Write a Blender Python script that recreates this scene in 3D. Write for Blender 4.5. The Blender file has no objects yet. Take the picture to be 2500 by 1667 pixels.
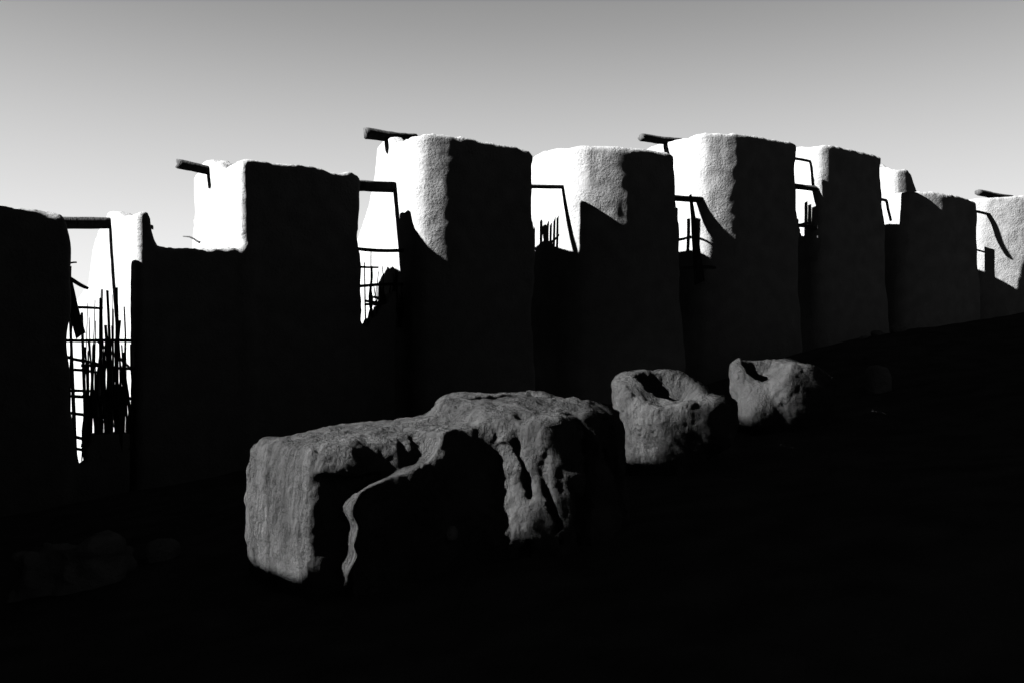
import bpy, math, random
import numpy as np

# ------------------------------------------------------------------ camera, sky, sun, exposure
scene = bpy.context.scene
F, CX, HY = 2100.0, 1250.0, 880.0            # focal length, principal column and horizon row in photo pixels
cam_data = bpy.data.cameras.new("camera")
cam_data.sensor_fit = 'HORIZONTAL'
cam_data.sensor_width = 36.0
cam_data.lens = 36.0 * F / 2500.0
cam_data.shift_y = (HY - 833.5) / 2500.0
cam_data.clip_start = 0.05
cam_data.clip_end = 20000.0
cam = bpy.data.objects.new("camera", cam_data)
scene.collection.objects.link(cam)
cam.location = (0, 0, 0)                      # eye height is z = 0
cam.rotation_euler = (math.radians(90), 0, 0)
scene.camera = cam

R_ = np.array([0.8803, 0.4743]); R_ /= np.linalg.norm(R_)   # along the row of mills
Q_ = np.array([-R_[1], R_[0]])                               # away from the lane
O_ = np.array([-43.2, 0.0])
SUN_H = -R_ + 0.15 * Q_
SUN = np.array([SUN_H[0], SUN_H[1], 0.60]); SUN /= np.linalg.norm(SUN)
elev = math.asin(SUN[2])

EXPOSURE = 5.8
SKY_GAIN = 0.374
world = bpy.data.worlds.new("World")
scene.world = world
world.use_nodes = True
nt = world.node_tree
nt.nodes.clear()
sky = nt.nodes.new('ShaderNodeTexSky')
sky.sky_type = 'NISHITA'
sky.sun_disc = False
sky.sun_elevation = elev
sky.sun_rotation = math.atan2(SUN[0], SUN[1])
sky.air_density = 1.0
sky.dust_density = 0.0
sky.ozone_density = 1.0
sep = nt.nodes.new('ShaderNodeSeparateColor')             # monochrome picture through a red filter
pw = nt.nodes.new('ShaderNodeMath'); pw.operation = 'POWER'; pw.inputs[1].default_value = 0.08
tc = nt.nodes.new('ShaderNodeTexCoord')
sx = nt.nodes.new('ShaderNodeSeparateXYZ')
ramp = nt.nodes.new('ShaderNodeValToRGB')                 # the filter darkens the sky with height, all the way round
ramp.color_ramp.interpolation = 'B_SPLINE'
stops = [(0.0, 0.78), (0.10, 0.77), (0.18, 0.65), (0.27, 0.49), (0.36, 0.31), (0.46, 0.19), (0.6, 0.10), (0.8, 0.05), (1.0, 0.03)]
cr = ramp.color_ramp
while len(cr.elements) < len(stops): cr.elements.new(0.5)
for e, (p, v) in zip(cr.elements, stops):
    e.position = p; e.color = (v, v, v, 1)
mm = nt.nodes.new('ShaderNodeMath'); mm.operation = 'MULTIPLY'
ml = nt.nodes.new('ShaderNodeMath'); ml.operation = 'MULTIPLY'; ml.inputs[1].default_value = SKY_GAIN
bg = nt.nodes.new('ShaderNodeBackground'); bg.inputs['Strength'].default_value = 0.05
wo = nt.nodes.new('ShaderNodeOutputWorld')
nt.links.new(sky.outputs[0], sep.inputs[0])
nt.links.new(sep.outputs[0], pw.inputs[0])
nt.links.new(tc.outputs['Generated'], sx.inputs[0])
nt.links.new(sx.outputs['Z'], ramp.inputs[0])
nt.links.new(pw.outputs[0], mm.inputs[0])
nt.links.new(ramp.outputs[0], mm.inputs[1])
nt.links.new(mm.outputs[0], ml.inputs[0])
nt.links.new(ml.outputs[0], bg.inputs['Color'])
nt.links.new(bg.outputs[0], wo.inputs['Surface'])

sun_data = bpy.data.lights.new("sun", 'SUN')
sun_data.energy = 5.0
sun_data.angle = math.radians(0.5)
sun_data.color = (1.0, 1.0, 1.0)              # monochrome photograph
sun = bpy.data.objects.new("sun", sun_data)
scene.collection.objects.link(sun)
from mathutils import Vector
sun.rotation_euler = Vector(SUN.tolist()).to_track_quat('Z', 'Y').to_euler()

scene.view_settings.view_transform = 'Standard'
scene.view_settings.look = 'None'
scene.view_settings.gamma = 1.0
scene.view_settings.use_curve_mapping = False
scene.view_settings.exposure = EXPOSURE
scene.cycles.max_bounces = 4
scene.cycles.diffuse_bounces = 2

# ------------------------------------------------------------------ materials
def mud_material(name, base, vary, bump_dist, scale, streak=False):
    m = bpy.data.materials.new(name); m.use_nodes = True
    t = m.node_tree; b = t.nodes['Principled BSDF']
    b.inputs['Roughness'].default_value = 1.0
    b.inputs['Specular IOR Level'].default_value = 0.0
    co = t.nodes.new('ShaderNodeTexCoord')
    mp = t.nodes.new('ShaderNodeMapping')
    t.links.new(co.outputs['Object'], mp.inputs[0])
    if streak:
        mp.inputs['Scale'].default_value = (1, 1, 0.6)
    n1 = t.nodes.new('ShaderNodeTexNoise'); n1.inputs['Scale'].default_value = 2.3
    n1.inputs['Detail'].default_value = 6
    t.links.new(mp.outputs[0], n1.inputs['Vector'])
    rp = t.nodes.new('ShaderNodeMapRange')
    rp.inputs[1].default_value = 0.3; rp.inputs[2].default_value = 0.7
    rp.inputs[3].default_value = base * (1 - vary); rp.inputs[4].default_value = base * (1 + vary)
    t.links.new(n1.outputs[0], rp.inputs[0])
    t.links.new(rp.outputs[0], b.inputs['Base Color'])
    # grainy straw-and-clay relief: coarse dabs, fine grit and pits
    n2 = t.nodes.new('ShaderNodeTexNoise'); n2.inputs['Scale'].default_value = scale
    n2.inputs['Detail'].default_value = 7; n2.inputs['Roughness'].default_value = 0.62
    t.links.new(mp.outputs[0], n2.inputs['Vector'])
    v = t.nodes.new('ShaderNodeTexVoronoi'); v.inputs['Scale'].default_value = scale * 1.7
    t.links.new(mp.outputs[0], v.inputs['Vector'])
    pit = t.nodes.new('ShaderNodeMapRange')
    pit.inputs[1].default_value = 0.0; pit.inputs[2].default_value = 0.25
    pit.inputs[3].default_value = -0.35; pit.inputs[4].default_value = 0.0
    t.links.new(v.outputs['Distance'], pit.inputs[0])
    ad = t.nodes.new('ShaderNodeMath'); ad.operation = 'ADD'
    t.links.new(n2.outputs[0], ad.inputs[0]); t.links.new(pit.outputs[0], ad.inputs[1])
    n3 = t.nodes.new('ShaderNodeTexNoise'); n3.inputs['Scale'].default_value = scale * 0.14; n3.inputs['Detail'].default_value = 3
    t.links.new(mp.outputs[0], n3.inputs['Vector'])
    mk = t.nodes.new('ShaderNodeMapRange'); mk.inputs[1].default_value = 0.35; mk.inputs[2].default_value = 0.65
    mk.inputs[3].default_value = 0.35; mk.inputs[4].default_value = 1.25
    t.links.new(n3.outputs[0], mk.inputs[0])
    mu = t.nodes.new('ShaderNodeMath'); mu.operation = 'MULTIPLY'
    t.links.new(ad.outputs[0], mu.inputs[0]); t.links.new(mk.outputs[0], mu.inputs[1])
    bp = t.nodes.new('ShaderNodeBump'); bp.inputs['Strength'].default_value = 1.0
    bp.inputs['Distance'].default_value = bump_dist
    t.links.new(mu.outputs[0], bp.inputs['Height'])
    t.links.new(bp.outputs[0], b.inputs['Normal'])
    return m

def wood_material(name, base, vary):
    m = bpy.data.materials.new(name); m.use_nodes = True
    t = m.node_tree; b = t.nodes['Principled BSDF']
    b.inputs['Roughness'].default_value = 1.0
    b.inputs['Specular IOR Level'].default_value = 0.0
    co = t.nodes.new('ShaderNodeTexCoord')
    mp = t.nodes.new('ShaderNodeMapping'); mp.inputs['Scale'].default_value = (30, 30, 2.5)
    t.links.new(co.outputs['Object'], mp.inputs[0])
    n1 = t.nodes.new('ShaderNodeTexNoise'); n1.inputs['Scale'].default_value = 1.0; n1.inputs['Detail'].default_value = 5
    t.links.new(mp.outputs[0], n1.inputs['Vector'])
    rp = t.nodes.new('ShaderNodeMapRange')
    rp.inputs[1].default_value = 0.3; rp.inputs[2].default_value = 0.7
    rp.inputs[3].default_value = base * (1 - vary); rp.inputs[4].default_value = base * (1 + vary)
    t.links.new(n1.outputs[0], rp.inputs[0]); t.links.new(rp.outputs[0], b.inputs['Base Color'])
    bp = t.nodes.new('ShaderNodeBump'); bp.inputs['Strength'].default_value = 1.0; bp.inputs['Distance'].default_value = 0.02
    t.links.new(n1.outputs[0], bp.inputs['Height']); t.links.new(bp.outputs[0], b.inputs['Normal'])
    return m

M_PLASTER = mud_material("clay_plaster", 0.022, 0.15, 0.036, 15.0)
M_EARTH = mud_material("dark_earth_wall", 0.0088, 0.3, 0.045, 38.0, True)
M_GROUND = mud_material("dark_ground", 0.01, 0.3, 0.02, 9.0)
M_STONE = mud_material("lightened_stone", 0.026, 0.35, 0.04, 22.0)  # base lightened to stand in for faint light on the shaded rocks
M_WOOD = wood_material("weathered_wood", 0.0045, 0.6)
M_REED = wood_material("dry_reed", 0.004, 0.3)

# ------------------------------------------------------------------ helpers
C = scene.collection
def tag(o, label=None, cat=None, group=None, kind=None):
    if label: o['label'] = label
    if cat: o['category'] = cat
    if group: o['group'] = group
    if kind: o['kind'] = kind
    return o

def mesh_obj(name, V, Fc, mat, parent=None, smooth=True, loc=None):
    me = bpy.data.meshes.new(name)
    V = np.asarray(V, dtype=np.float32)
    if isinstance(Fc, np.ndarray):
        n = len(Fc); k = Fc.shape[1]
        me.vertices.add(len(V)); me.vertices.foreach_set("co", V.ravel())
        me.loops.add(n * k); me.loops.foreach_set("vertex_index", Fc.astype(np.int32).ravel())
        me.polygons.add(n)
        me.polygons.foreach_set("loop_start", np.arange(0, n * k, k, dtype=np.int32))
        me.polygons.foreach_set("loop_total", np.full(n, k, dtype=np.int32))
        me.update(calc_edges=True)
    else:
        me.from_pydata([tuple(float(c) for c in v) for v in V], [], Fc)
    if smooth:
        me.polygons.foreach_set("use_smooth", np.ones(len(me.polygons), dtype=bool))
    me.materials.append(mat)
    o = bpy.data.objects.new(name, me)
    C.objects.link(o)
    if loc is not None: o.location = loc
    if parent is not None: o.parent = parent
    return o

def empty(name, loc=(0, 0, 0)):
    o = bpy.data.objects.new(name, None); C.objects.link(o); o.location = loc
    o.empty_display_size = 0.2
    return o

def hsh(ix, iy, iz, seed):
    h = (ix * 374761393 + iy * 668265263 + iz * 2147483647 + seed * 974634777) & 0xFFFFFFFF
    h = ((h ^ (h >> 13)) * 1274126177) & 0xFFFFFFFF
    h = (h ^ (h >> 16)) & 0xFFFF
    return h.astype(np.float32) / 32767.5 - 1.0

def noise3(x, y, z, seed=0):
    fx, fy, fz = np.floor(x), np.floor(y), np.floor(z)
    ix, iy, iz = fx.astype(np.int64), fy.astype(np.int64), fz.astype(np.int64)
    u, v, w = x - fx, y - fy, z - fz
    u = u * u * (3 - 2 * u); v = v * v * (3 - 2 * v); w = w * w * (3 - 2 * w)
    r = 0.0
    for dx in (0, 1):
        for dy in (0, 1):
            for dz in (0, 1):
                r = r + hsh(ix + dx, iy + dy, iz + dz, seed) * (u if dx else 1 - u) * (v if dy else 1 - v) * (w if dz else 1 - w)
    return r

def ss(a, b, x):
    t = np.clip((x - a) / (b - a), 0, 1); return t * t * (3 - 2 * t)
def smin(a, b, k):
    h = np.clip(0.5 + 0.5 * (b - a) / k, 0, 1); return b + (a - b) * h - k * h * (1 - h)
def smax(a, b, k): return -smin(-a, -b, k)

EDGES = [(0, 1), (2, 3), (4, 5), (6, 7), (0, 2), (1, 3), (4, 6), (5, 7), (0, 4), (1, 5), (2, 6), (3, 7)]
def surface_nets(f, org, h):
    """f[i,j,k] < 0 inside; returns vertices and quads of the zero level."""
    nx, ny, nz = f.shape
    neg = f < 0
    cnt = np.zeros((nx - 1, ny - 1, nz - 1), dtype=np.int8)
    for c in range(8):
        a, b, d = c & 1, (c >> 1) & 1, (c >> 2) & 1
        cnt += neg[a:nx - 1 + a, b:ny - 1 + b, d:nz - 1 + d]
    act = (cnt > 0) & (cnt < 8)
    I = np.argwhere(act)
    idx = np.full(act.shape, -1, dtype=np.int64)
    idx[act] = np.arange(len(I))
    val = np.stack([f[I[:, 0] + (c & 1), I[:, 1] + ((c >> 1) & 1), I[:, 2] + ((c >> 2) & 1)] for c in range(8)], 1)
    pos = np.zeros((len(I), 3)); num = np.zeros(len(I))
    cor = np.array([[c & 1, (c >> 1) & 1, (c >> 2) & 1] for c in range(8)], dtype=float)
    for a, b in EDGES:
        va, vb = val[:, a], val[:, b]
        cr = (va < 0) != (vb < 0)
        t = np.where(cr, va / np.where(cr, va - vb, 1), 0)
        pos += np.where(cr[:, None], cor[a] + (cor[b] - cor[a]) * t[:, None], 0)
        num += cr
    V = (I + pos / num[:, None]) * h + np.asarray(org)
    Q = []
    for ax in range(3):
        s0 = [slice(1, -1)] * 3; s1 = [slice(1, -1)] * 3
        s0[ax] = slice(0, -1); s1[ax] = slice(1, None)
        A, B = neg[tuple(s0)], neg[tuple(s1)]
        cr = np.argwhere(A != B)
        inside_first = A[tuple(cr.T)]
        off = np.array([1, 1, 1]); off[ax] = 0
        p = cr + off
        u, v = [(1, 2), (2, 0), (0, 1)][ax]
        eu = np.zeros(3, int); eu[u] = 1
        ev = np.zeros(3, int); ev[v] = 1
        g = lambda c: idx[c[:, 0], c[:, 1], c[:, 2]]
        q = np.stack([g(p - eu - ev), g(p - ev), g(p), g(p - eu)], 1)
        q[~inside_first] = q[~inside_first][:, ::-1]
        Q.append(q)
    return V, np.concatenate(Q)

def sdf_mesh(fn, lo, hi, h, noise, seed):
    """noise: list of (amplitude, wavelength, (sx,sy,sz)) applied near the surface."""
    lo = np.array(lo, float); hi = np.array(hi, float)
    n = np.ceil((hi - lo) / h).astype(int) + 1
    ax = [lo[i] + h * np.arange(n[i]) for i in range(3)]
    X, Y, Z = np.meshgrid(*ax, indexing='ij')
    f = fn(X, Y, Z)
    m = np.abs(f) < 0.4
    x, y, z = X[m], Y[m], Z[m]
    d = f[m]
    for q, (amp, wl, an) in enumerate(noise):
        d = d + amp * noise3(x / (wl * an[0]) + 7.3 * q, y / (wl * an[1]) + 3.1, z / (wl * an[2]) - 5.7, seed * 11 + q)
    f[m] = d
    f[0] = np.maximum(f[0], h); f[-1] = np.maximum(f[-1], h)
    f[:, 0] = np.maximum(f[:, 0], h); f[:, -1] = np.maximum(f[:, -1], h)
    f[:, :, 0] = np.maximum(f[:, :, 0], h); f[:, :, -1] = np.maximum(f[:, :, -1], h)
    return surface_nets(f, lo, h)

def row_pt(s, t, z):                          # row coordinates -> world
    p = O_ + s * R_ + t * Q_
    return (p[0], p[1], z)
def row_s(px, t=0.0):                         # row coordinate of a photo column on the plane t behind the lane front
    k = (px - CX) / F; o = O_ + t * Q_
    return (k * o[1] - o[0]) / (R_[0] - k * R_[1])
def z_at(px_y, s, t):
    return (HY - px_y) / F * (O_ + s * R_ + t * Q_)[1]
def side_t(px, s0, splay=0.0, t0=0.0):        # how deep along the side face a photo column lies
    k = (px - CX) / F
    p = O_ + s0 * R_ + t0 * Q_; e = Q_ - splay * R_
    return (p[0] - k * p[1]) / (k * e[1] - e[0])

# ------------------------------------------------------------------ ground
def ground_z(x, y):
    xs = 25 * np.tanh(x / 25.0); ys = 40 * np.tanh(y / 40.0)
    v = -0.338 * x + 0.941 * y
    z = -1.65 + 0.15 * xs + 0.03 * ys
    z = z + 0.5 * ss(10, 15, v) * ss(2, 8, x)
    z = z - 0.3 * np.clip(v - 15, 0, 5) * ss(-6, 4, x) - 0.12 * np.clip(v - 15, 0, 5) * (1 - ss(-6, 4, x))
    return z
def make_ground():
    g = np.concatenate([-np.geomspace(4000, 32, 26), np.linspace(-30, 45, 301), np.geomspace(47, 4000, 26)])
    X, Y = np.meshgrid(g, g, indexing='ij')
    Z = ground_z(X, Y)
    near = np.exp(-((X / 60) ** 2 + (Y / 60) ** 2))
    Z = Z + near * (0.07 * noise3(X / 1.7, Y / 1.7, 0 * X, 5) + 0.03 * noise3(X / 0.5, Y / 0.5, 0 * X, 6))
    n = len(g)
    V = np.stack([X.ravel(), Y.ravel(), Z.ravel()], 1)
    i = np.arange(n * n).reshape(n, n)
    q = np.stack([i[:-1, :-1].ravel(), i[1:, :-1].ravel(), i[1:, 1:].ravel(), i[:-1, 1:].ravel()], 1)
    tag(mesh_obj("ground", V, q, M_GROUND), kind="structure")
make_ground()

# ------------------------------------------------------------------ mill walls (L-shaped piers: deep side wall + shield wall along the lane)
def box3(x, y, z, lo, hi, r=0.0):
    c = [(a + b) / 2 for a, b in zip(lo, hi)]; e = [(b - a) / 2 - r for a, b in zip(lo, hi)]
    qx, qy, qz = np.abs(x - c[0]) - e[0], np.abs(y - c[1]) - e[1], np.abs(z - c[2]) - e[2]
    return np.sqrt(np.maximum(qx, 0) ** 2 + np.maximum(qy, 0) ** 2 + np.maximum(qz, 0) ** 2) + np.minimum(np.maximum(qx, np.maximum(qy, qz)), 0) - r

def box2(s, t, s0, s1, t0, t1):
    dx = np.maximum(s0 - s, s - s1); dy = np.maximum(t0 - t, t - t1)
    return np.minimum(np.maximum(dx, dy), 0) + np.hypot(np.maximum(dx, 0), np.maximum(dy, 0))

def pier_sdf(p):
    """p: dict of one L-shaped pier; works in row coordinates (s, t, z)."""
    sL, sR, D = p['sL'], p['sR'], p['D']
    tS, tF, Rc, k = p.get('tS', 0.8), p.get('tF', 0.7), p.get('Rc', 0.5), p.get('batter', 0.0)
    spl = p.get('splay', 0.0); t0 = p.get('t0', 0.0)
    fs, fz = p['front']; ts, tz = p['side']
    zref = p.get('zref', 5.0); but = p.get('buttress', 0.4); zb = p.get('zb', 3.5); lean = p.get('lean', 0.0)
    def f(s, t, z):
        t = t - t0 - p.get('shear', 0.0) * (s - p.get('s0', 0.0))
        dn = np.clip(zref - z, 0, 9)
        if 'bow' in p:                                 # gently bowed lane face: flat at sT, falling back to the left
            sT, R2, mx = p['bow']
            u = np.clip(sT - s, 0, mx * R2)
            t = t - (u * u / (2 * R2) + mx * np.clip(sT - s - mx * R2, 0, 9))
        s1 = s + spl * t
        Dz = np.interp(z, *p['Dprof']) if 'Dprof' in p else D + but * np.clip(zb - z, 0, 1.6)
        side = box2(s1, t, sL - k * dn, sL + tS + p.get('kI', k) * dn, 0, Dz)
        frt = box2(s, t, sL, sR + p.get('kR', k) * dn + 0.045 * np.sin(1.9 * z + sL) + 0.025 * np.sin(4.7 * z + 2 * sL), 0 , tF + k * dn)
        d = np.minimum(side, frt)
        # big rounded corner towards the lane
        Rt = p.get('Rt', Rc)
        a = np.maximum(sL - k * dn + Rc - s1, 0); b = np.maximum(Rt - t, 0)
        e = (np.hypot(a / Rc, b / Rt) - 1) * Rt
        d = np.where((a > 0) & (b > 0), np.maximum(d, e), d)
        w = ss(tF * 0.6, tF + 0.5, t)
        zt = np.interp(s, fs, fz) * (1 - w) + np.interp(t, ts, tz) * w
        s2, t2 = s[:, :, 0], t[:, :, 0]
        zt = zt + p.get('rag', 0.03) * (noise3(s2 / 0.2, t2 / 0.2, 0 * s2, 3) + 0.7 * noise3(s2 / 0.09, t2 / 0.09, 0 * s2, 4))[:, :, None]
        return smax(d, (z - zt) * 0.8, p.get('edge', 0.22))
    return f

def make_wall(name, piers, label, cat, seed, h=0.055, zlo=-4.4, ragged=0.05, extra=None):
    fns = [pier_sdf(p) for p in piers]
    s0 = min(p['sL'] for p in piers) - 1.2; s1 = max(p['sR'] for p in piers) + (1.9 if extra is not None else 0.7)
    t0 = min(p.get('t0', 0) for p in piers) - 0.3; t1 = max(max([p['D']] + list(p.get('Dprof', ([], []))[1])) + p.get('t0', 0) + p.get('shear', 0) * (p['sR'] - p.get('s0', 0)) for p in piers) + 1.0
    if any(p.get('splay', 0) for p in piers): s0 -= 1.6
    zt = max(max(p['front'][1]) for p in piers); zt = max(zt, max(max(p['side'][1]) for p in piers)) + 0.4
    rx, ry = R_; qx, qy = Q_
    org = np.array(row_pt(s0, t0, 0.0))
    def fn(X, Y, Z):
        d = fns[0](X, Y, Z)
        for g in fns[1:]: d = smin(d, g(X, Y, Z), 0.15)
        if extra is not None: d = extra(d, X, Y, Z)
        # ragged crest
        return d
    V, Qd = sdf_mesh(fn, (s0, t0, zlo), (s1, t1, zt), h,
                     [(0.022, 1.7, (1, 1, 1)), (0.006, 0.55, (1, 1, 1)), (0.006, 0.2, (1, 1, 1))], seed)
    W = np.empty_like(V)
    base = np.array(row_pt((s0 + s1) / 2, 0.5, 0)); base[2] = ground_z(base[0], base[1])
    W[:, 0] = O_[0] + V[:, 0] * rx + V[:, 1] * qx - base[0]
    W[:, 1] = O_[1] + V[:, 0] * ry + V[:, 1] * qy - base[1]
    W[:, 2] = V[:, 2] - base[2]
    o = mesh_obj(name, W, Qd, M_PLASTER, loc=base)
    return tag(o, label, cat, "earthen windmill walls in a row along the lane")

def prof_front(pts, t0=0.0):                  # [(px, y)] along the top of the shield wall -> (s list, z list)
    s = [row_s(a, t0) for a, b in pts]
    return s, [z_at(b, x, t0) for x, (a, b) in zip(s, pts)]
def prof_side(sL, pts, t0=0.0):               # [(px, y)] along the top (or the far edge) of the side wall -> (t list, z list)
    out = []
    for a, b in pts:
        t = side_t(a, sL, 0.0, t0); out.append((t, z_at(b, sL, t + t0)))
    out.sort()
    return [o[0] for o in out], [o[1] for o in out]
def depth_prof(sL, pts, t0=0.0):              # far edge of the side wall by height: (z list, depth list)
    out = []
    for a, b in pts:
        t = side_t(a, sL, 0.0, t0); out.append((z_at(b, sL, t + t0), t))
    out.sort()
    return [o[0] for o in out], [o[1] for o in out]

S = row_s
PIERS = {}
PIERS[1] = [dict(sL=29.6, sR=S(170), D=3.0, tF=0.7, Rc=0.5, front=prof_front([(-700, 420), (0, 497), (120, 511), (166, 522)]),
                 side=([0, 4], [3.0, 2.8]), zref=3.2, kR=0.0, buttress=0.2, zb=1.5)]
SH, S00 = 0.15, row_s(334)
def S2(px):                                   # front line of the second pier, turned a little away from the lane
    k = (px - CX) / F
    return (k * (O_[1] - SH * S00 * Q_[1]) - (O_[0] - SH * S00 * Q_[0])) / (R_[0] + SH * Q_[0] - k * (R_[1] + SH * Q_[1]))
def prof2(pts):
    sl = [S2(a) for a, b in pts]
    return sl, [z_at(b, x, SH * (x - S00)) for x, (a, b) in zip(sl, pts)]
def side2(sL, pts):
    p0 = O_ + sL * R_ + SH * (sL - S00) * Q_; e = Q_ - 0.17 * (R_ + SH * Q_)
    out = []
    for a, b in pts:
        k = (a - CX) / F
        t = (p0[0] - k * p0[1]) / (k * e[1] - e[0]); out.append((t, (HY - b) / F * (p0 + t * e)[1]))
    out.sort()
    return [o[0] for o in out], [o[1] for o in out]
def depth2(sL, pts):
    t, z = zip(*[(side2(sL, [q])[0][0], side2(sL, [q])[1][0]) for q in pts])
    k = np.argsort(z)
    return [z[i] for i in k], [t[i] for i in k]
PIERS[2] = [dict(Dprof=depth2(S2(334), [(250, 535), (228, 600), (216, 690), (196, 722), (170, 752), (150, 800)]), sL=S2(334), sR=S2(620), D=3.6, tS=0.42, tF=0.55, Rc=0.16, splay=0.17, shear=SH, s0=S00,
                 front=prof2([(330, 515), (362, 515), (366, 520), (371, 560), (383, 597), (400, 604), (470, 607), (540, 607), (620, 602)]),
                 side=side2(S2(334), [(334, 516), (300, 528), (280, 517), (262, 519), (248, 540)]), zref=3.2, buttress=0.55, zb=2.4, edge=0.10),
            dict(sL=S2(590), sR=S2(880), D=3.4, tS=0.5, tF=0.75, Rc=0.14, splay=0.17, shear=SH, s0=S00,
                 front=prof2([(588, 386), (640, 394), (760, 406), (825, 425), (850, 420), (872, 424), (882, 432)]),
                 side=side2(S2(590), [(590, 386), (560, 398), (542, 409), (530, 396), (512, 390), (495, 395), (478, 425)]), zref=4.6, buttress=0.35, zb=3.9, edge=0.10)]
s3 = S(1022)
PIERS[3] = [dict(sL=s3, sR=S(1303), D=3.6, tS=0.42, tF=0.62, Rc=0.32, kI=0.05, bow=(S(1092) + 0.15 * 3.2, 3.2, 0.44),
                 Dprof=depth_prof(s3, [(929, 345), (923, 420), (906, 500), (886, 560), (858, 640)]),
                 front=prof_front([(1000, 322), (1060, 324), (1180, 346), (1265, 359), (1295, 368), (1308, 385)]),
                 side=prof_side(s3, [(1022, 324), (1002, 330), (985, 340), (968, 345), (958, 332), (945, 332), (930, 352)]), zref=5.8, edge=0.11)]
o4 = -0.1; s4 = S(1420, o4)
PIERS[4] = [dict(sL=s4, sR=S(1648, o4), D=3.6, tS=0.5, tF=0.6, Rc=0.5, kI=0.06, t0=o4, batter=0.03, kR=0.06, bow=(S(1525, o4) + 0.15 * 4.6, 4.6, 0.46), rag=0.012,
                 front=prof_front([(1390, 346), (1450, 347), (1560, 359), (1630, 371), (1655, 381)], o4),
                 side=prof_side(s4, [(1420, 346), (1380, 352), (1340, 362), (1300, 384)], o4), zref=6.0, edge=0.16)]
o5 = 0.55; s5 = S(1724, o5)
PIERS[5] = [dict(sL=s5, sR=S(1943, o5), D=3.6, tS=0.42, tF=0.5, Rc=0.38, kI=0.05, t0=o5, batter=0.02, kR=0.045, bow=(S(1792, o5) + 0.15 * 3.4, 3.4, 0.44),
                 front=prof_front([(1720, 320), (1765, 321), (1850, 334), (1945, 350)], o5),
                 side=prof_side(s5, [(1724, 322), (1695, 329), (1650, 340), (1610, 352)], o5), zref=6.6, edge=0.10)]
o6 = 0.75; s6 = S(2001, o6)
PIERS[6] = [dict(sL=s6, sR=S(2152, o6), D=3.4, tS=0.42, tF=0.5, Rc=0.25, kI=0.05, t0=o6, batter=0.015, kR=0.07, bow=(S(2024, o6) + 0.15 * 1.2, 1.2, 0.5),
                 front=prof_front([(1995, 352), (2030, 354), (2090, 365), (2155, 381)], o6),
                 side=prof_side(s6, [(2001, 352), (1980, 354), (1930, 360)], o6), zref=7.0, edge=0.14)]
o7 = 0.3; s7 = S(2238, o7); oa = 2.3; sa = S(2188, oa)
PIERS[7] = [dict(sL=sa, sR=S(2262, oa), D=2.4, tS=0.42, tF=0.6, Rc=0.3, t0=oa, batter=0.03, bow=(S(2226, oa), 2.0, 0.5),
                 front=prof_front([(2160, 388), (2181, 389), (2186, 396), (2193, 413), (2217, 414), (2226, 430), (2238, 465), (2262, 480)], oa),
                 side=([0, 3], [z_at(389, sa, oa), z_at(388, sa, oa + 2)]), zref=6.0, edge=0.08),
            dict(sL=s7, sR=S(2384, o7), D=2.4, tS=0.6, tF=0.5, Rc=0.3, kI=0.05, t0=o7, batter=0.03, kR=0.06, bow=(S(2306, o7) + 0.15 * 4.0, 4.0, 0.5),
                 front=prof_front([(2230, 462), (2290, 466), (2340, 478), (2384, 490)], o7),
                 side=prof_side(s7, [(2238, 462), (2228, 462), (2200, 466)], o7), zref=6.0, edge=0.10)]
o8 = 0.0; s8 = S(2452, o8)
PIERS[8] = [dict(sL=s8, sR=S(2700, o8), D=4.6, tS=0.8, tF=0.7, Rc=0.5, t0=o8, batter=0.03, bow=(S(2556, o8) + 0.15 * 5, 5.0, 0.8),
                 front=prof_front([(2420, 470), (2600, 480), (2700, 505)], o8),
                 side=prof_side(s8, [(2452, 471), (2436, 478), (2415, 485), (2385, 508)], o8), zref=6.5, edge=0.12)]
LAB = {
 1: "low flat-topped mud wall with a twig sticking out of its end",
 2: "ruined mud wall with a sagging low stretch between a thin stub and a square tower",
 3: "tall mud wall with a jutting stout log on its top and a rounded corner",
 4: "smoothly rounded mud wall with no beam on its top",
 5: "tall mud wall striped by the diagonal shadow of a pole",
 6: "mud wall with a small round hole in its sunlit side",
 7: "mud wall whose side steps down like worn stairs",
 8: "pale sunlit mud wall with a short log casting a stubby shadow, last of the row"}
def socket6(d, s, t, z):
    c = side_t(1989, s6, 0.0, o6) + o6
    return np.maximum(d, 0.13 - np.sqrt((s - s6 + 0.05) ** 2 + (t - c) ** 2 + (z - z_at(440, s6, c)) ** 2))
def gap_fill(s0, s1, zt, t0=0.1, t1=0.7):  # low fill added in a gap to hide the lit ground behind
    return lambda d, s, t, z: smin(d, np.maximum(box3(s, t, z, (s0, t0, -4), (s1, t1, 9), 0.05), z - (zt(s) if callable(zt) else zt)), 0.1)
SC = S(198, 0.3)  # notch in the first fill imitates the tapering shadow edge
EXTRA = {1: gap_fill(S(166) - 0.3, S(330) - 0.1, lambda s: -2.4 + np.clip(5 * np.abs(s - SC), 0, 0.8)), 2: gap_fill(S(882) - 0.3, S(1000), lambda s: 0.9 + 1.3 * np.clip(s - S(893, 1.1), 0, 0.8) + 0.06 * np.sin(23 * s), 0.9, 1.5), 6: socket6}
for k in PIERS:
    make_wall("windmill_pier", PIERS[k], LAB[k], "wall", 20 + k, h=0.055 if k != 1 else 0.07, extra=EXTRA.get(k))

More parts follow.
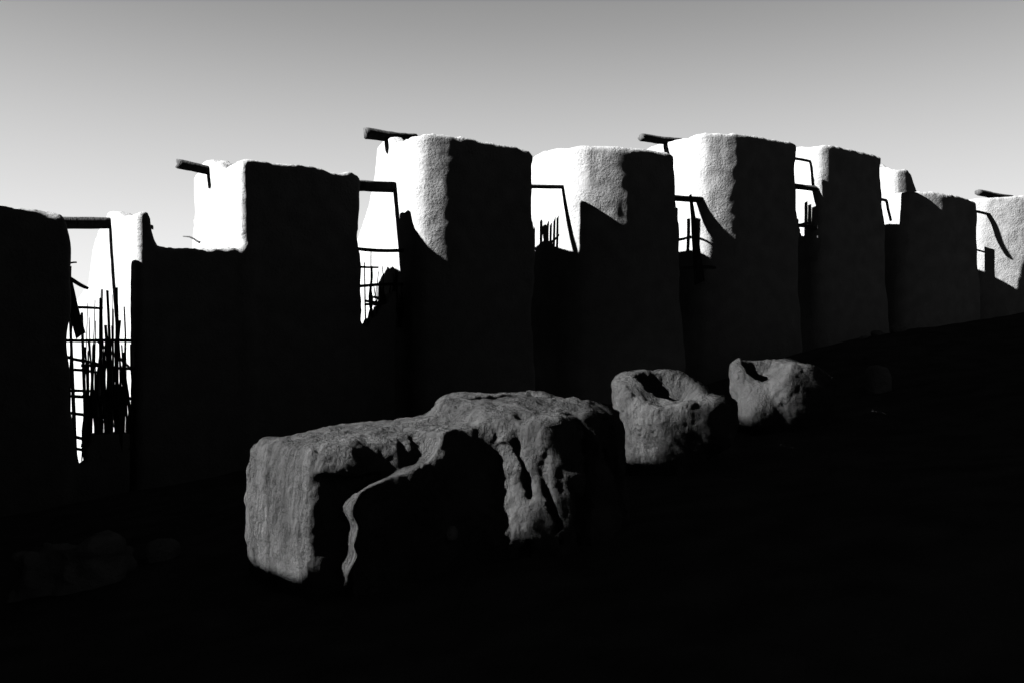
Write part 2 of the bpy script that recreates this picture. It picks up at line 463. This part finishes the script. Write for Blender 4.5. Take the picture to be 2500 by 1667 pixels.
# ------------------------------------------------------------------ timber
def log_geo(p0, p1, r0, r1, seed, sides=10, seg=10, wob=0.25, sq=0.0):
    rnd = random.Random(seed)
    p0, p1 = np.array(p0, float), np.array(p1, float)
    d = p1 - p0; L = np.linalg.norm(d); d /= L
    up = np.array([0, 0, 1.0]) if abs(d[2]) < 0.9 else np.array([1.0, 0, 0])
    u = np.cross(d, up); u /= np.linalg.norm(u); v = np.cross(d, u)
    V = []; Fc = []
    ph = [rnd.uniform(0, 6.28) for _ in range(4)]
    for i in range(seg + 1):
        t = i / seg
        r = r0 + (r1 - r0) * t
        bend = r * wob * (math.sin(2.6 * t * math.pi + ph[0]) - math.sin(ph[0]) * (1 - t))
        bend2 = r * wob * math.sin(2.1 * t * math.pi + ph[1])
        for j in range(sides):
            a = 2 * math.pi * j / sides
            rr = r * (1 + 0.10 * math.sin(3 * a + ph[2]) + 0.07 * math.sin(5 * a + 4 * t + ph[3]) + rnd.uniform(-0.05, 0.05))
            if sq: rr *= 1 + sq * (1 / max(abs(math.cos(a)), abs(math.sin(a))) - 1)
            end = rnd.uniform(-0.25, 0.25) * r if i in (0, seg) else 0
            V.append(p0 + d * (L * t + end) + u * (rr * math.cos(a) + bend) + v * (rr * math.sin(a) + bend2))
    for i in range(seg):
        for j in range(sides):
            a = i * sides + j; b = i * sides + (j + 1) % sides
            Fc.append((a, b, b + sides, a + sides))
    c0 = len(V); V.append(np.mean(V[:sides], axis=0)); V.append(np.mean(V[seg * sides:(seg + 1) * sides], axis=0))
    for j in range(sides):
        Fc.append((c0, (j + 1) % sides, j))
        Fc.append((c0 + 1, seg * sides + j, seg * sides + (j + 1) % sides))
    return V, Fc

def log(name, p0, p1, r0, r1=None, seed=0, mat=None, parent=None, label=None, cat=None, group=None, sides=10, seg=10, wob=0.25, sq=0.0):
    r1 = r0 if r1 is None else r1
    V, Fc = log_geo((0, 0, 0), np.array(p1, float) - np.array(p0, float), r0, r1, seed, sides, seg, wob, sq)
    o = mesh_obj(name, V, Fc, mat or M_WOOD, parent, True, loc=p0)
    return tag(o, label, cat, group)

def plank_geo(p0, p1, width_dir, w0, w1, th, seed):
    rnd = random.Random(seed)
    p0, p1 = np.array(p0, float), np.array(p1, float)
    d = p1 - p0; L = np.linalg.norm(d); d /= L
    wd = np.array(width_dir, float); wd -= d * wd.dot(d); wd /= np.linalg.norm(wd)
    nd = np.cross(d, wd)
    V = []; Fc = []
    seg = 4
    for i in range(seg + 1):
        t = i / seg
        w = (w0 + (w1 - w0) * t) * rnd.uniform(0.92, 1.08) / 2
        off = rnd.uniform(-0.012, 0.012)
        for a, b in ((-1, -1), (1, -1), (1, 1), (-1, 1)):
            e = rnd.uniform(-0.5, 0.5) * w if i in (0, seg) else 0
            if i == seg: e += a * w * 0.35
            V.append(p0 + d * (L * t + e) + wd * (a * w + off) + nd * (b * th / 2))
    for i in range(seg):
        for j in range(4):
            a = i * 4 + j; b = i * 4 + (j + 1) % 4
            Fc.append((a, b, b + 4, a + 4))
    Fc.append((3, 2, 1, 0)); e = seg * 4; Fc.append((e, e + 1, e + 2, e + 3))
    return V, Fc

def plank(name, p0, p1, wd, w0, w1, th, seed, parent=None, mat=None, label=None, cat=None, group=None):
    V, Fc = plank_geo((0, 0, 0), np.array(p1, float) - np.array(p0, float), wd, w0, w1, th, seed)
    o = mesh_obj(name, V, Fc, mat or M_WOOD, parent, False, loc=p0)
    return tag(o, label, cat, group)

def at(px, py, s=None, t=None):
    """photo pixel -> point on the plane at depth t behind the lane front of the row."""
    k = (px - CX) / F
    o = O_ + t * Q_
    s = (k * o[1] - o[0]) / (R_[0] - k * R_[1])
    d = o[1] + s * R_[1]
    return np.array([k * d, d, (HY - py) / F * d])

def span(px0, py0, px1, py1, t, ext0=0.0, ext1=0.0):
    a, b = at(px0, py0, t=t), at(px1, py1, t=t)
    d = (b - a) / np.linalg.norm(b - a)
    return a - d * ext0, b + d * ext1

# head beams bridging the wind gaps
def beam(px0, y0, px1, y1, t, r, e0, e1, label, seed, sq=0.6, wob=0.1, name="timber_log"):
    a, b = span(px0, y0, px1, y1, t, e0, e1)
    log(name, a, b, r, r * 0.95, seed, label=label, cat="beam", sides=12, seg=12, wob=wob, sq=sq)
beam(166, 543, 262, 545, 2.3, 0.14, 3.0, 0.3, "thick squared beam bridging the gap beside the low flat-topped wall", 3)
beam(882, 454, 936, 455, 1.7, 0.145, 2.4, 0.3, "thick squared beam between the square tower and the tallest wall", 4)
beam(1305, 456, 1404, 458, 0.85, 0.06, 2.0, 0.3, "thin pole beam in the gap left of the smoothly rounded wall", 5, sq=0.0)
beam(1658, 484, 1748, 491, 1.0, 0.10, 2.0, 0.35, "straight pole beam whose shadow slants down the tall striped wall", 6, sq=0.0)
beam(1943, 391, 1990, 397, 1.2, 0.05, 2.0, 0.4, "upper thin crooked pole in the gap above a broad plank rotor", 7, sq=0.0, wob=0.8)
beam(1943, 456, 2004, 464, 1.0, 0.10, 2.0, 0.3, "lower stout pole in the gap above a broad plank rotor", 8, sq=0.0)
beam(2167, 491, 2195, 497, 1.6, 0.06, 1.5, 0.4, "thin pole in the gap beside the stair-worn wall", 9, sq=0.0)
beam(2385, 519, 2428, 525, 1.0, 0.055, 1.5, 0.8, "knotty thin pole in the gap before the last wall", 10, sq=0.0, wob=0.6)
# logs lying across the wall tops, ends sticking out over the sunlit sides
beam(432, 402, 500, 415, 2.6, 0.115, 0.0, 0.8, "short log jutting from the top of the square tower", 11, sq=0.0)
beam(890, 327, 960, 335, 2.4, 0.15, 0.0, 0.7, "stout log with a frayed end jutting from the tallest wall top", 12, sq=0.1)
beam(1563, 337, 1640, 345, 2.6, 0.12, 0.0, 0.5, "round log jutting from the top of the tall striped wall", 13, sq=0.0)
beam(2386, 471, 2440, 480, 1.3, 0.12, 0.0, 0.9, "short log jutting from the top of the last wall", 14, sq=0.0)

# thin cross poles low in the gaps
def crosspole(px0, y0, px1, y1, t, r, label, seed, e0=0.8, e1=0.5):
    a, b = span(px0, y0, px1, y1, t, e0, e1)
    log("cross_pole", a, b, r, r, seed, label=label, cat="pole", sides=8, seg=8, wob=0.5)
crosspole(880, 608, 985, 612, 1.15, 0.045, "upper cross pole over the reed rotor beside the square tower", 21)
crosspole(880, 699, 985, 695, 1.1, 0.04, "lower cross pole over the reed rotor beside the square tower", 22)
crosspole(172, 830, 322, 834, 0.4, 0.035, "upper cross pole over the ragged reed rotor beside the low wall", 23)
crosspole(180, 965, 225, 968, 0.4, 0.035, "lower cross pole over the ragged reed rotor beside the low wall", 24, e1=1.0)
crosspole(1668, 654, 1700, 654, 0.75, 0.05, "cross pole at the foot of the comb-like plank rotor", 25, e1=0.8)
crosspole(1943, 552, 2000, 560, 0.95, 0.06, "cross pole over the broad plank rotor", 26)

for q, (ya, yb) in enumerate(((872, 884), (903, 906), (1006, 1016), (1062, 1072), (1093, 1098))):
    a, b = span(172, ya, 216, yb, 0.3, 0.3, 0.3)
    tag(log("rung", a, b, 0.035, 0.03, 40 + q, sides=7, seg=5, wob=0.6), ("topmost", "second highest", "middle", "second lowest", "lowest")[q] + " short stick rung across the narrow lit slot beside the low wall", "rung", "rungs across the narrow lit slot")

# ------------------------------------------------------------------ rotors
def rotor(sc, tc, ztop, height, rad, blades, phi0, kind, label, seed, n_slat=4, arms=3):
    rnd = random.Random(seed)
    zb = ztop - height
    root = empty("windmill_rotor", row_pt(sc, tc, zb)); tag(root, label, "rotor", "windmill rotors between the mud walls")
    log("shaft", (0, 0, 0), (0, 0, height + 0.5), 0.11, 0.08, seed, parent=root, sides=9, seg=8)
    for b in range(blades):
        a = phi0 + 2 * math.pi * b / blades + rnd.uniform(-0.08, 0.08)
        dw = R_ * math.cos(a) + Q_ * math.sin(a)
        d3 = np.array([dw[0], dw[1], 0.0])
        for k in range(arms):
            z = height * (0.1 + 0.8 * k / (arms - 1)) + rnd.uniform(-0.1, 0.1)
            e = d3 * rad * rnd.uniform(0.95, 1.08)
            log("arm", (0, 0, z), (e[0], e[1], z + rnd.uniform(-0.12, 0.12)), 0.045, 0.03, rnd.randint(0, 9999), parent=root, sides=6, seg=4)
        if kind == 'plank':
            for j in range(n_slat):
                rr = rad * (0.42 + 0.55 * j / max(n_slat - 1, 1))
                p = d3 * rr + np.array([-d3[1], d3[0], 0]) * 0.04
                top = height + rnd.uniform(-0.12, 0.05) + 0.04 * (n_slat - j)
                plank("plank", (p[0], p[1], rnd.uniform(0, 0.15)), (p[0], p[1], top), d3, 0.17, 0.15, 0.03, rnd.randint(0, 9999), parent=root)
        else:
            for j in range(n_slat):
                rr = rad * (0.3 + 0.68 * (j + rnd.uniform(-0.3, 0.3)) / n_slat)
                p = d3 * rr + np.array([-d3[1], d3[0], 0]) * rnd.uniform(-0.05, 0.05)
                lean = d3 * rnd.uniform(-0.15, 0.15)
                top = height + rnd.uniform(-0.7, 0.3)
                rd = rnd.choice([0.018, 0.025, 0.035, 0.05, 0.06])
                log("reed", (p[0], p[1], rnd.uniform(0, 0.3)), (p[0] + lean[0], p[1] + lean[1], top), rd, rd * 0.5, rnd.randint(0, 9999), mat=M_REED, parent=root, sides=5, seg=3)
    return root

PH = -math.pi / 2
rotor(37.7, 2.3, 1.7, 4.6, 1.5, 4, PH - 0.15, 'reed', "ragged reed rotor in the gap beside the low flat-topped wall", 31, n_slat=7)
rotor(44.8, 2.5, 3.0, 4.4, 1.3, 4, PH - 0.1, 'reed', "ragged reed rotor in the gap beside the square tower", 32, n_slat=6)
rotor(49.5, 2.3, 4.7, 4.4, 1.35, 4, PH + 0.55, 'plank', "plank rotor in the gap left of the smoothly rounded wall", 33, n_slat=4)
rotor(54.4, 2.3, 5.65, 5.0, 1.55, 4, PH - 0.05, 'plank', "comb-like plank rotor shading the tall striped wall", 34, n_slat=4)
rotor(59.2, 2.3, 6.7, 5.2, 1.5, 4, PH + 0.1, 'plank', "broad plank rotor in the gap beside the wall with a round hole", 35, n_slat=6)
rotor(64.2, 2.4, 4.9, 4.6, 1.4, 4, PH + 0.1, 'plank', "plank rotor mostly hidden beside the stair-worn wall", 36, n_slat=5)
rotor(70.4, 2.3, 5.1, 4.6, 1.3, 4, PH + 0.15, 'plank', "plank rotor in the gap before the last wall", 37, n_slat=3)

def reed_mat(px0, px1, t, y_lo, y_hi, tall, y_bot, label, seed):
    rnd = random.Random(seed)
    a = at((px0 + px1) / 2, y_bot, t=t)
    root = empty("reed_screen", tuple(a)); tag(root, label, "reed screen")
    px = px0; k = 0
    while px < px1:
        y = rnd.uniform(y_lo, y_hi)
        if rnd.random() < 0.35: y = rnd.uniform(*tall)
        r = rnd.choice([0.022, 0.03, 0.04]) if y > y_lo else rnd.choice([0.018, 0.028, 0.045])
        tt = t + rnd.uniform(-0.05, 0.05)
        p0 = at(px, y_bot, t=tt) - a; p1 = at(px + rnd.gauss(0, 9), y, t=tt) - a
        log("reed", p0, p1, r, r * 0.6, rnd.randint(0, 9999), mat=M_REED, parent=root, sides=5, seg=6, wob=1.3)
        px += r * 2 * 75 * rnd.uniform(0.55, 0.85); k += 1
    for q, y in enumerate(np.linspace(y_hi + 25, y_bot - 60, 2)):
        log("binding_pole", at(px0 - 12, y - 4, t=t - 0.08) - a, at(px1 + 8, y + 4, t=t - 0.08) - a, 0.035, 0.03, seed + q, parent=root, sides=7, seg=6, wob=0.5)
    return root
reed_mat(210, 330, 0.22, 822, 870, (690, 800), 1150, "dense tied reed screen with ragged tops beside the low flat-topped wall", 81)
reed_mat(903, 984, 1.05, 690, 722, (622, 680), 800, "dense tied reed screen with ragged tops beside the square tower", 82)

# loose timbers
plank("leaning_board", at(197, 820, t=0.3), at(160, 672, t=0.3), (1, 0, 0), 0.22, 0.2, 0.05, 71, label="broad broken board leaning in the gap beside the low flat-topped wall", cat="board")
plank("board_stub", at(163, 740, t=0.36), at(164, 655, t=0.36), (1, 0, 0), 0.16, 0.16, 0.05, 72, label="upright board stub at the end of the low flat-topped wall", cat="board")
log("broken_branch", at(160, 676, t=0.25), at(216, 705, t=0.25), 0.05, 0.035, 73, label="broken branch poking into the gap beside the low flat-topped wall", cat="branch", sides=7, seg=6)
plank("leaning_board", at(1708, 690, t=-0.12), at(1686, 476, t=-0.12), (1, 0, 0), 0.32, 0.08, 0.04, 75, label="pointed board leaning in the gap before the tall striped wall", cat="board")
log("twig", at(160, 643, t=0.4), at(187, 641, t=0.4), 0.022, 0.018, 76, label="short twig sticking out of the low flat-topped wall", cat="twig", sides=6, seg=4)
log("twig", at(447, 576, t=2.2), at(490, 590, t=1.7), 0.014, 0.03, 77, label="bent twig resting on the sagging low stretch of wall", cat="twig", sides=6, seg=5, wob=1.2)
log("peg", at(362, 555, t=0.5), at(374, 555, t=0.5), 0.045, 0.045, 78, label="wooden peg in the thin stub of the ruined wall", cat="peg", sides=8, seg=2, sq=0.8)

# ------------------------------------------------------------------ foreground earth walls and basins
A_ = np.array([0.87, 0.493]); A_ /= np.linalg.norm(A_); B_ = np.array([-A_[1], A_[0]]); F0 = np.array([-1.42, 6.0])
def loc_w(l, b, z): 
    p = F0 + l * A_ + b * B_; return (p[0], p[1], z)
def w_loc(x, y):
    p = np.array([x, y]) - F0; return p.dot(A_), p.dot(B_)

def ell(x, y, z, c, r):
    k = np.sqrt(((x - c[0]) / r[0]) ** 2 + ((y - c[1]) / r[1]) ** 2 + ((z - c[2]) / r[2]) ** 2)
    return (k - 1) * min(r)

def bench_sdf(l, b, z):
    top = -0.625 + 0.085 * l + 0.05 * ss(0.2, 1.0, l) * ss(0.2, 1.0, b)
    d = box3(l + 0.13 * b, b, z, (0, 0, -2.4), (1.9, 1.23, 1.0), 0.05)
    d = smax(d, (z - top) * 0.9, 0.14)
    # proud panel on the lane side with an arched left edge, and a thick rim above it
    L = 0.25 + 0.62 * ss(-1.12, -0.66, z) ** 2 + 0.02 * np.sin(9 * z) + 0.012 * np.sin(31 * z)
    pan = np.maximum(np.maximum(L - l, l - 1.9), np.maximum(np.maximum(-0.24 - b, b - 0.3), z + 0.60 - 0.085 * l))
    d = smin(d, pan, 0.03)
    rim = box3(l, b, z, (0.05, -0.09, -0.80), (1.9, 0.3, 0.5), 0.03)
    rim = smax(rim, (z - top + 0.0) * 0.9, 0.2)
    d = smin(d, rim, 0.04)
    mt = -0.35 + 0.03 * ss(1.3, 2.0, l) - 0.10 * (1 - ss(-0.4, 0.3, b)) - 0.07 * ss(2.2, 2.8, l)
    e = np.hypot((l - 1.98 - 0.1 * b) / 0.76, (b - 0.41) / 1.04)
    m = (e - 1) * 0.74 - 0.05 * np.clip(-0.6 - z, 0, 1)
    m = smax(m, (z - mt) * 0.9, 0.15)
    d = smin(d, m, 0.14)
    d = smax(d, -ell(l, b, z, (1.98, 0.62, -0.36), (0.36, 0.22, 0.16)), 0.03)
    d = smax(d, -ell(l, b, z, (2.42, 0.30, -0.42), (0.22, 0.22, 0.24)), 0.04)
    for gl, gb, zt, gw, gd in ((1.50, -0.40, -0.60, 0.03, 0.06), (1.66, -0.55, -0.62, 0.03, 0.06), (1.92, -0.63, -0.44, 0.05, 0.13), (2.30, -0.57, -0.46, 0.09, 0.18)):
        g = np.hypot((l - gl - 0.05 * np.sin(5 * z + gl * 9)) / gw, (b - gb) / gd) - 1
        g = np.maximum(g * gw, z - zt)
        d = smax(d, -g, 0.04)
    return d

def wdir(x, y):                                # bench axes -> view-aligned offsets
    return x * A_[0] + y * B_[0], x * A_[1] + y * B_[1]
def basin1(l, b, z):
    c = w_loc(1.70, 9.35)
    X, Y = wdir(l - c[0], b - c[1])
    r = np.hypot(X, Y)
    d = (r - 0.50 - 0.13 * ss(-1.1, -0.5, z)) * 0.95
    top = -0.14 + 0.02 * np.sin(3 * X + 1) - 0.30 * ss(-0.22, 0.28, 0.6 * X - Y)
    d = smax(d, z - top, 0.14)
    d = smax(d, -ell(X, Y, z, (0.08, 0.04, -0.16), (0.42, 0.38, 0.40)), 0.04)
    d = smax(d, -ell(X, Y, z, (0.42, 0.12, -0.05), (0.12, 0.5, 0.22)), 0.05)
    d = smin(d, ell(X, Y, z, (0.42, -0.36, -0.62), (0.26, 0.20, 0.32)), 0.06)
    return d
def basin2(l, b, z):
    c = w_loc(3.50, 11.1)
    X, Y = wdir(l - c[0], b - c[1])
    r = np.hypot(X / 1.1, Y)
    d = (r - 0.52 - 0.08 * ss(-0.9, -0.3, z)) * 0.95
    top = 0.01 - 0.30 * ss(0.0, -0.35, X) * ss(0.1, -0.25, Y) - 0.12 * ss(0.25, 0.6, X) - 0.10 * ss(-0.45, -0.1, -Y) * ss(-0.2, 0.3, X)
    d = smax(d, z - top, 0.14)
    d = smax(d, -ell(X, Y, z, (-0.22, 0.02, -0.05), (0.32, 0.34, 0.28)), 0.05)
    d = smin(d, ell(X, Y, z, (-0.42, -0.34, -0.62), (0.28, 0.26, 0.32)), 0.06)
    return d
def earth_obj(name, fn, lo, hi, h, seed, label, cat, group=None):
    V, Qd = sdf_mesh(fn, lo, hi, h, [(0.035, 0.55, (1, 1, 1)), (0.028, 0.17, (1, 1, 1.6)), (0.014, 0.06, (1, 1, 1.3)), (0.007, 0.028, (1, 1, 1))], seed)
    mid = np.array([(lo[0] + hi[0]) / 2, (lo[1] + hi[1]) / 2])
    bp = F0 + mid[0] * A_ + mid[1] * B_
    base = np.array([bp[0], bp[1], float(ground_z(bp[0], bp[1]))])
    W = np.empty_like(V)
    W[:, 0] = F0[0] + V[:, 0] * A_[0] + V[:, 1] * B_[0] - base[0]
    W[:, 1] = F0[1] + V[:, 0] * A_[1] + V[:, 1] * B_[1] - base[1]
    W[:, 2] = V[:, 2] - base[2]
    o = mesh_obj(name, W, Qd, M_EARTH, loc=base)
    return tag(o, label, cat, group)

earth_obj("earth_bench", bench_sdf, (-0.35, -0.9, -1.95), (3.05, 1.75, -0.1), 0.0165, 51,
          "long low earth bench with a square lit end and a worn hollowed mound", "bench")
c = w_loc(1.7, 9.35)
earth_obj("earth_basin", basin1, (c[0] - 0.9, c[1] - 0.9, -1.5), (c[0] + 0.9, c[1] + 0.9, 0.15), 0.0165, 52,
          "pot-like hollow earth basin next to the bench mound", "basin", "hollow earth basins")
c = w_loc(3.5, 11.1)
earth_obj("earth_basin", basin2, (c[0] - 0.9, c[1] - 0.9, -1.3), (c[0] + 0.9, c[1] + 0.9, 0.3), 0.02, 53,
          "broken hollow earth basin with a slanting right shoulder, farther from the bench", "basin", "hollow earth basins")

def lump(name, px, py_top, d, w, hgt, dep, seed, label, cat, mat=None, group=None, h=0.03):
    x = (px - CX) / F * d
    zt = (HY - py_top) / F * d
    g = float(ground_z(x, d))
    zb = min(g - 0.1, zt - hgt)
    def fn(X, Y, Z):
        a = box3(X, Y, Z, (-w / 2, -dep / 2, zb), (w / 2, dep / 2, zt), min(w, dep, 0.3) * 0.3)
        return a
    V, Qd = sdf_mesh(fn, (-w / 2 - 0.2, -dep / 2 - 0.2, zb - 0.1), (w / 2 + 0.2, dep / 2 + 0.2, zt + 0.25), h,
                     [(0.12 * min(1, w), 0.35 * w + 0.1, (1, 1, 1)), (0.09 * min(1, w), 0.17, (1, 1, 1)), (0.035 * min(1, w), 0.08, (1, 1, 1))], seed)
    base = np.array([x, d, g])
    V = V.copy(); V[:, 2] -= g
    o = mesh_obj(name, V, Qd, mat or M_EARTH, loc=base)
    return tag(o, label, cat, group)
lump("rubble_heap", 155, 1322, 7.6, 0.95, 0.6, 0.4, 61, "long broken rubble heap in deep shade before the low flat-topped wall", "rubble", M_STONE)
lump("upright_stone", 400, 1322, 8.2, 0.24, 0.4, 0.3, 62, "small upright stone in deep shade beside the long rubble heap", "stone", M_STONE, h=0.02)
lump("earth_stump", 2143, 890, 13.0, 0.3, 0.45, 0.3, 63, "small dim stump past the broken basin", "stump", M_STONE, h=0.02)
def rock(px, d, w, seed, label):
    x = (px - CX) / F * d; g = float(ground_z(x, d))
    fn = lambda X, Y, Z: ell(X, Y, Z, (0, 0, 0), (w * 0.55, w * 0.45, w * 0.38))
    V, Qd = sdf_mesh(fn, (-w, -w, -w), (w, w, w), w / 14, [(0.12 * w, 0.5 * w, (1, 1, 1)), (0.05 * w, 0.2 * w, (1, 1, 1))], seed)
    tag(mesh_obj("rock", V, Qd, M_STONE, loc=(x, d, g + 0.2 * w)), label, "rock", "rocks lying along the rise")
rock(2111, 18.2, 0.16, 64, "smallest dim rock on the rise before the stair-worn wall")
rock(2143, 18.6, 0.24, 65, "flat dim rock on the rise before the stair-worn wall")
rock(2192, 18.8, 0.30, 66, "largest dim rock on the rise before the stair-worn wall")

# ------------------------------------------------------------------ tall ruin left of the lane: unseen, added to lay shade over the ground, its breach lets the sun onto the bench and basins
NS = SUN[:2] / np.linalg.norm(SUN[:2]); VS = np.array([NS[1], -NS[0]])
if VS[1] < 0: VS = -VS
TAN = SUN[2] / np.linalg.norm(SUN[:2])
XI = 5.5
def sun_silhouette():
    """where the bench and basins lie as seen from the sun, on the plane of the ruin: grid of 0..1"""
    g = np.zeros((150, 200))                           # v 5..11, z 1..9 in steps of 0.04
    for o in list(bpy.data.objects):
        if o.name.split('.')[0] in ("earth_bench", "earth_basin"):
            n = len(o.data.vertices); V = np.empty(n * 3, dtype=np.float32)
            o.data.vertices.foreach_get("co", V); V = V.reshape(-1, 3) + np.array(o.location)
            V = V[V[:, 2] > ground_z(V[:, 0], V[:, 1]) + 0.07]
            i = ((V[:, :2] @ VS - 5) / 0.04).astype(int); j = ((V[:, 2] + TAN * (XI - V[:, :2] @ NS) - 1) / 0.04).astype(int)
            ok = (i >= 0) & (i < 150) & (j >= 0) & (j < 200)
            g[i[ok], j[ok]] = 1
    for _ in range(3):
        p = np.pad(g, 1, mode='edge')
        g = sum(p[1 + a:151 + a, 1 + b:201 + b] for a in (-1, 0, 1) for b in (-1, 0, 1)) / 9
    return g
SIL = sun_silhouette()
def cutout(v, z):
    x = np.clip((v - 5) / 0.04 - 0.5, 0, 148.9); y = np.clip((z - 1) / 0.04 - 0.5, 0, 198.9)
    i, j = x.astype(int), y.astype(int); a, b = x - i, y - j
    q = SIL[i, j] * (1 - a) * (1 - b) + SIL[i + 1, j] * a * (1 - b) + SIL[i, j + 1] * (1 - a) * b + SIL[i + 1, j + 1] * a * b
    return (0.89 - q) * 0.2  # opening shaped to the silhouettes so only bench and basins get sun
def make_blocker():
    def fn(X, Y, Z):                                   # X along VS, Y towards the sun, Z up
        d = box3(X, Y, Z, (0.4, XI - 0.25, -4.5), (20.3, XI + 0.25, 15.6), 0.08)
        hole = cutout(X, Z - TAN * (Y - XI))
        return np.maximum(d, -hole)
    V, Qd = sdf_mesh(fn, (0.0, XI - 0.5, -4.8), (20.8, XI + 0.5, 16.0), 0.08, [], 90)
    base = XI * NS + 9.0 * VS; bz = float(ground_z(base[0], base[1]))
    W = np.stack([V[:, 0] * VS[0] + V[:, 1] * NS[0] - base[0], V[:, 0] * VS[1] + V[:, 1] * NS[1] - base[1], V[:, 2] - bz], 1)
    root = empty("shade_blocker", (base[0], base[1], bz))
    tag(root, "tall unseen mud wall added for shade, with a fitted breach beside the lane", "blocker")
    mesh_obj("wall", W, Qd[:, ::-1], M_PLASTER, root)
    rnd = random.Random(5)
    RV, RF = [], []
    v = 5.7
    while v < 10.3:
        zs = [q for q in np.arange(1.5, 8.4, 0.1)]
        r = 0.0145 * rnd.uniform(0.9, 1.1)
        p = XI * NS + v * VS
        k = len(RV)
        for z in (1.6, 8.3):
            for j in range(5):
                a = 2 * math.pi * j / 5
                RV.append((p[0] + r * math.cos(a) - base[0], p[1] + r * math.sin(a) - base[1], z - bz))
        for j in range(5):
            RF.append((k + j, k + (j + 1) % 5, k + 5 + (j + 1) % 5, k + 5 + j))
        v += 0.038 * rnd.uniform(0.95, 1.05)
    o = mesh_obj("reed_screen", np.array(RV), RF, M_REED, root)  # added reeds, out of view, that dim the sun through the opening
    o['kind'] = 'stuff'
make_blocker()

# ------------------------------------------------------------------ unseen wall added behind the viewer to cut sky light on the mills
def make_sky_blocker():
    def fn(X, Y, Z):
        top = 17.0 + 0.5 * np.sin(X * 0.5) + 0.3 * np.sin(X * 1.7)
        d = box3(X, Y, Z, (-18, -0.6, -7), (62, 0.6, 24), 0.2)
        return smax(d, Z - top, 0.3)
    V, Qd = sdf_mesh(fn, (-18.5, -1.0, -7.5), (62.5, 1.0, 19), 0.2, [(0.15, 2.0, (1, 1, 1))], 95)
    c = np.array([2.0, -7.0])
    W = np.stack([V[:, 0] * R_[0] + V[:, 1] * Q_[0], V[:, 0] * R_[1] + V[:, 1] * Q_[1], V[:, 2]], 1)
    o = mesh_obj("sky_blocker", W, Qd, M_PLASTER, loc=(c[0], c[1], 0))
    tag(o, "long unseen mud wall added across the lane to cut sky light", "wall")
make_sky_blocker()
# stone set in the lane face of the bench, lightened to read as sunlit
p = loc_w(0.98, -0.25, -1.26)
fn = lambda X, Y, Z: ell(X, Y, Z, (0, 0, 0), (0.045, 0.05, 0.07))
V, Qd = sdf_mesh(fn, (-0.1, -0.1, -0.12), (0.1, 0.1, 0.12), 0.01, [(0.012, 0.06, (1, 1, 1))], 97)
tag(mesh_obj("wedged_stone", V, Qd, M_STONE, loc=p), "small lightened stone wedged in the shaded face of the bench", "stone")
